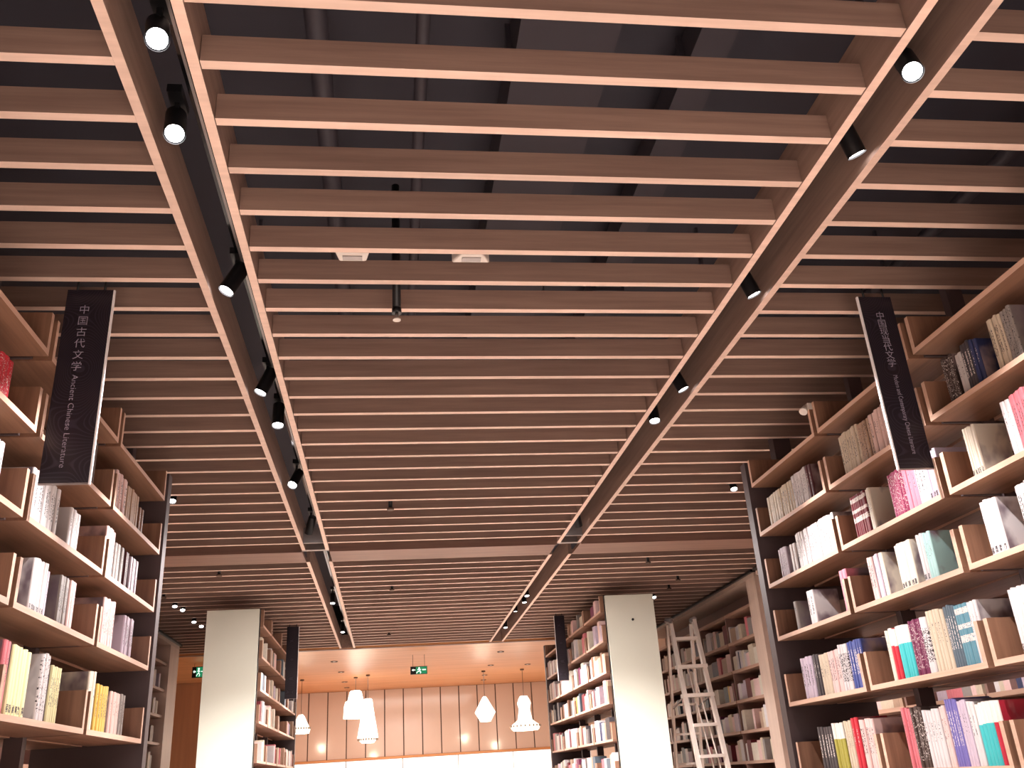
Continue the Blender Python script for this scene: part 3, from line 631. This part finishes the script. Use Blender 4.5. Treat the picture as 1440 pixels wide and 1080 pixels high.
for xx, yy, lab in ((0.001, 3.46, 'tiny dark sprinkler head in the middle of the baffles, nearer one'), (.007, 5.08, 'tiny dark sprinkler head beyond the cross board, middle one'), (-.014, 6.74, 'tiny dark sprinkler head near the far edge of the baffles'),
                    (-.832, 4.56, 'small dark sprinkler head above the gap left of the left channel'), (-1.202, 5.06, 'small dark sprinkler head by the near left bookcase end'),
                    (1.343, 4.60, 'small dark sprinkler head near the right column, nearest of three'), (1.655, 5.1, 'small dark sprinkler head near the right column, middle of three'), (1.676, 5.36, 'small dark sprinkler head near the right column, farthest of three')):
    t = thing('sprinkler', (xx, yy, .98), lab, 'sprinkler')
    MB((xx, yy, .98)).tube((xx, yy, .99), (xx, yy, 1.34), .008).build('drop_pipe', M['blackmetal'], t)
    MB((xx, yy, .98)).tube((xx, yy, .982), (xx, yy, .99), .014, 12).build('deflector', M['seam'], t)
t = thing('speaker', (1.19, 2.30, .925), 'small pale device clipped at the top tray of right bookcase', 'device')
MB((1.19, 2.30, .925)).tube((1.172, 2.275, .905), (1.188, 2.285, .925), .012, 12, r2=.007).build('head', M['plastic'], t)
MB((1.19, 2.30, .925)).box(1.186, 1.200, 2.268, 2.283, .912, .930).build('clip', M['plastic'], t)

t = thing('acrylic_stand', (-.75, 2.13, .683), 'grey translucent bookend standing on second shelf behind left sign', 'bookend')
MB((-.75, 2.13, .683)).box(-.80, -.70, 2.16, 2.164, .683, .80).build('upright', M['grey'], t)
MB((-.75, 2.13, .683)).box(-.80, -.70, 2.10, 2.16, .683, .686).build('foot', M['grey'], t)
# ------------------------------------------------------------------ exit signs
def exit_sign(x0, x1, y, z0, z1, label):
    xc = (x0 + x1) / 2
    t = thing('exit_sign', (xc, y, z0), label, 'sign'); w = x1 - x0; h = z1 - z0
    MB((xc, y, z0)).box(x0, x1, y, y + .015, z0, z1).build('casing', M['blackmetal'], t)
    MB((xc, y, z0)).box(x0 + w * .33, x1 - .003, y - .002, y, z0 + .004, z1 - .004).build('green_face', M['green_on'], t)
    for fx in (.15, .85): MB((xc, y, z0)).tube((x0 + w * fx, y + .007, z1), (x0 + w * fx, y + .007, .998), .0015, 6).build('hanger', M['blackmetal'], t)
    # arrow
    m = MB((xc, y, z0)); zc = z0 + h * .55
    v = [m.bm.verts.new(m.P(p)) for p in ((x0 + w * .08, y - .003, zc), (x0 + w * .18, y - .003, zc + h * .16), (x0 + w * .18, y - .003, zc + h * .06), (x0 + w * .30, y - .003, zc + h * .06), (x0 + w * .30, y - .003, zc - h * .06), (x0 + w * .18, y - .003, zc - h * .06), (x0 + w * .18, y - .003, zc - h * .16))]
    m.bm.faces.new(v); m.build('arrow', M['pict_on'], t)
    # running figure
    cx = x0 + w * .52; m = MB((xc, y, z0)); Y = y - .0045
    m.tube((cx, Y, z0 + h * .80), (cx, Y + .002, z0 + h * .80), h * .09, 12)
    for a, b in (((0, .70), (.02, .42)), ((.02, .42), (-.10, .30)), ((-.10, .30), (-.16, .12)), ((.02, .42), (.10, .26)), ((.10, .26), (.06, .10)), ((0, .66), (-.10, .56)), ((0, .66), (.10, .54))):
        m.bar((cx + a[0] * w, Y, z0 + a[1] * h), (cx + b[0] * w, Y, z0 + b[1] * h), .05 * w, .002)
    m.build('running_figure', M['pict_on'], t)
    m = MB((xc, y, z0))
    m.bar((x0 + w * .70, Y, z0 + h * .55), (x0 + w * .92, Y, z0 + h * .55), .06 * w, .002); m.build('mark', M['pict_on'], t)
exit_sign(.161, .303, 8.0, .838, .902, 'green running man exit sign hanging in the middle of timber hall ceiling')
exit_sign(-1.60, -1.50, 7.9, .885, .97, 'green exit sign half hidden behind the left column')

# ------------------------------------------------------------------ pendant lamps in the hall
def pendant(x, y, prof, label, trim=None, n=40):
    t = thing('pendant_lamp', (x, y, prof[0][0]), label, 'lamp')
    o = MB((x, y, prof[0][0])).lathe((x, y), prof, n, .06, False).build('shade', M['paper_on'], t)
    MB((x, y, prof[0][0])).tube((x, y, prof[0][0] - .01), (x, y, .998), .0022, 6).build('cord', M['blackmetal'], t)
    MB((x, y, prof[0][0])).tube((x, y, .985), (x, y, .998), .02, 14).build('canopy', M['seam'], t)
    if trim:
        z, r = trim; m = MB((x, y, prof[0][0]))
        for i in range(22):
            k = 2 * math.pi * i / 22; m.box(x + math.cos(k) * r - .006, x + math.cos(k) * r + .006, y + math.sin(k) * r - .006, y + math.sin(k) * r + .006, z - .009, z + .009)
        tag(m.build('punched_ring', M['cut_dark'], t), kind='stuff')
    l = bpy.data.lights.new('bulb_light', 'POINT'); l.energy = 14; l.color = (1, .82, .62); l.shadow_soft_size = .08
    q = bpy.data.objects.new('bulb_light', l); COL.objects.link(q); q.location = W(x, y, prof[-1][0] - .03)
pendant(-.349, 9.5, [(.868, .045), (.855, .058), (.80, .072), (.775, .078), (.765, .100), (.72, .112), (.612, .118)], 'white stepped bell pendant lamp, upper of the left pair')
pendant(-.225, 9.35, [(.775, .028), (.765, .042), (.705, .050), (.60, .068), (.42, .100), (.375, .060)], 'tall white cone pendant lamp, lower of the left pair', (.405, .093))
pendant(.925, 9.5, [(.750, .012), (.735, .026), (.60, .104), (.515, .052)], 'white diamond shaped pendant lamp, alone right of centre', n=24)
pendant(1.320, 9.5, [(.735, .038), (.70, .058), (.665, .070), (.640, .062), (.61, .056), (.51, .074), (.485, .105), (.455, .150), (.425, .140), (.412, .125)], 'white hourglass pendant lamp with wide pierced brim, rightmost', (.452, .151))
pendant(-.870, 9.5, [(.672, .020), (.655, .034), (.535, .092), (.500, .082)], 'small white cone pendant lamp at the left edge of the hall', (.545, .090))
for i, (xx, yy) in enumerate(((-.485, 8.2), (-.466, 9.0), (-.476, 9.9), (-.481, 10.5), (.942, 8.05), (.953, 9.03), (.976, 9.9), (1.01, 10.4), (1.323, 9.1))):
    r_ = ['first', 'second', 'third', 'fourth'][i % 4] if i < 8 else ''
    lab = ('tiny recessed downlight, %s from the front in the %s row of the hall ceiling' % (r_, 'left' if i < 4 else 'right')) if i < 8 else 'tiny recessed downlight above the brimmed pendant lamp'
    t = thing('downlight', (xx, yy, .998), lab, 'downlight')
    MB((xx, yy, .998)).lathe((xx, yy), [(.998, .030), (.993, .030), (.993, .022), (.998, .022)], 20).build('rim', M['seam'], t)
    MB((xx, yy, .998)).tube((xx, yy, .996), (xx, yy, .9975), .018, 14).build('lens', M['paper_on'], t)

# ------------------------------------------------------------------ step ladder
t = thing('step_ladder', (1.67, 5.2, FLOOR), 'tall silver folding step ladder in front of the right wall bookcase', 'ladder')
TOPZ = .774; org = (1.67, 5.2, FLOOR)
def fy(z): return 5.2 - .45 * (TOPZ - z) / (TOPZ - FLOOR)
def ry(z): return 5.2 + .45 * (TOPZ - z) / (TOPZ - FLOOR)
def fx(z, s): return (1.605 - .02 * (TOPZ - z) / 1.5) if s < 0 else (1.748 + .0 * (TOPZ - z))
def rx(z, s): return (1.592 + .04 * (TOPZ - z) / 1.5) if s < 0 else (1.735 + .04 * (TOPZ - z))
for s in (-1, 1):
    MB(org).bar((fx(TOPZ, s), fy(TOPZ), TOPZ), (fx(FLOOR, s), fy(FLOOR), FLOOR), .020, .030).build('front_rail', M['alu'], t)
    MB(org).bar((rx(TOPZ - .02, s), ry(TOPZ - .02) + .02, TOPZ - .02), (rx(FLOOR, s), ry(FLOOR) + .02, FLOOR), .014, .022).build('rear_rail', M['alu'], t)
    MB(org).tube((fx(TOPZ, s) , 5.185, TOPZ), (fx(TOPZ, s), 5.235, TOPZ), .016, 12).build('hinge', M['grey'], t)
z = .665; k = 0
while z > FLOOR + .05:
    yy = fy(z); wide = k in (1, 2)
    e = .022 if wide else .0
    MB(org).box(fx(z, -1) - e + .008, fx(z, 1) + e - .008, yy - .02, yy + .035, z - (.011 if wide else .008), z + .008).build('tread', M['alu'], t)
    if k > 1 : MB(org).bar((rx(z - .03, -1), ry(z - .03) + .02, z - .03), (rx(z - .03, 1), ry(z - .03) + .02, z - .03), .012, .012).build('rear_rung', M['alu'], t)
    z -= .157; k += 1
for s in (0, 1):
    MB(org).bar((1.655 + .03 * s, fy(.52) + .02, .51), (1.70 + .04 * s, fy(-.3) + .05, -.3), .006, .006).build('stay_rod', M['alu'], t)
for s in (-1, 1): MB(org).bar((fx(.35, s), fy(.35), .35), (rx(.30, s), ry(.30) + .02, .30), .006, .008).build('spreader', M['grey'], t)
MB(org).bar((1.575, 5.19, .775), (1.60, 5.16, .765), .02, .02).build('top_cap', M['grey'], t)
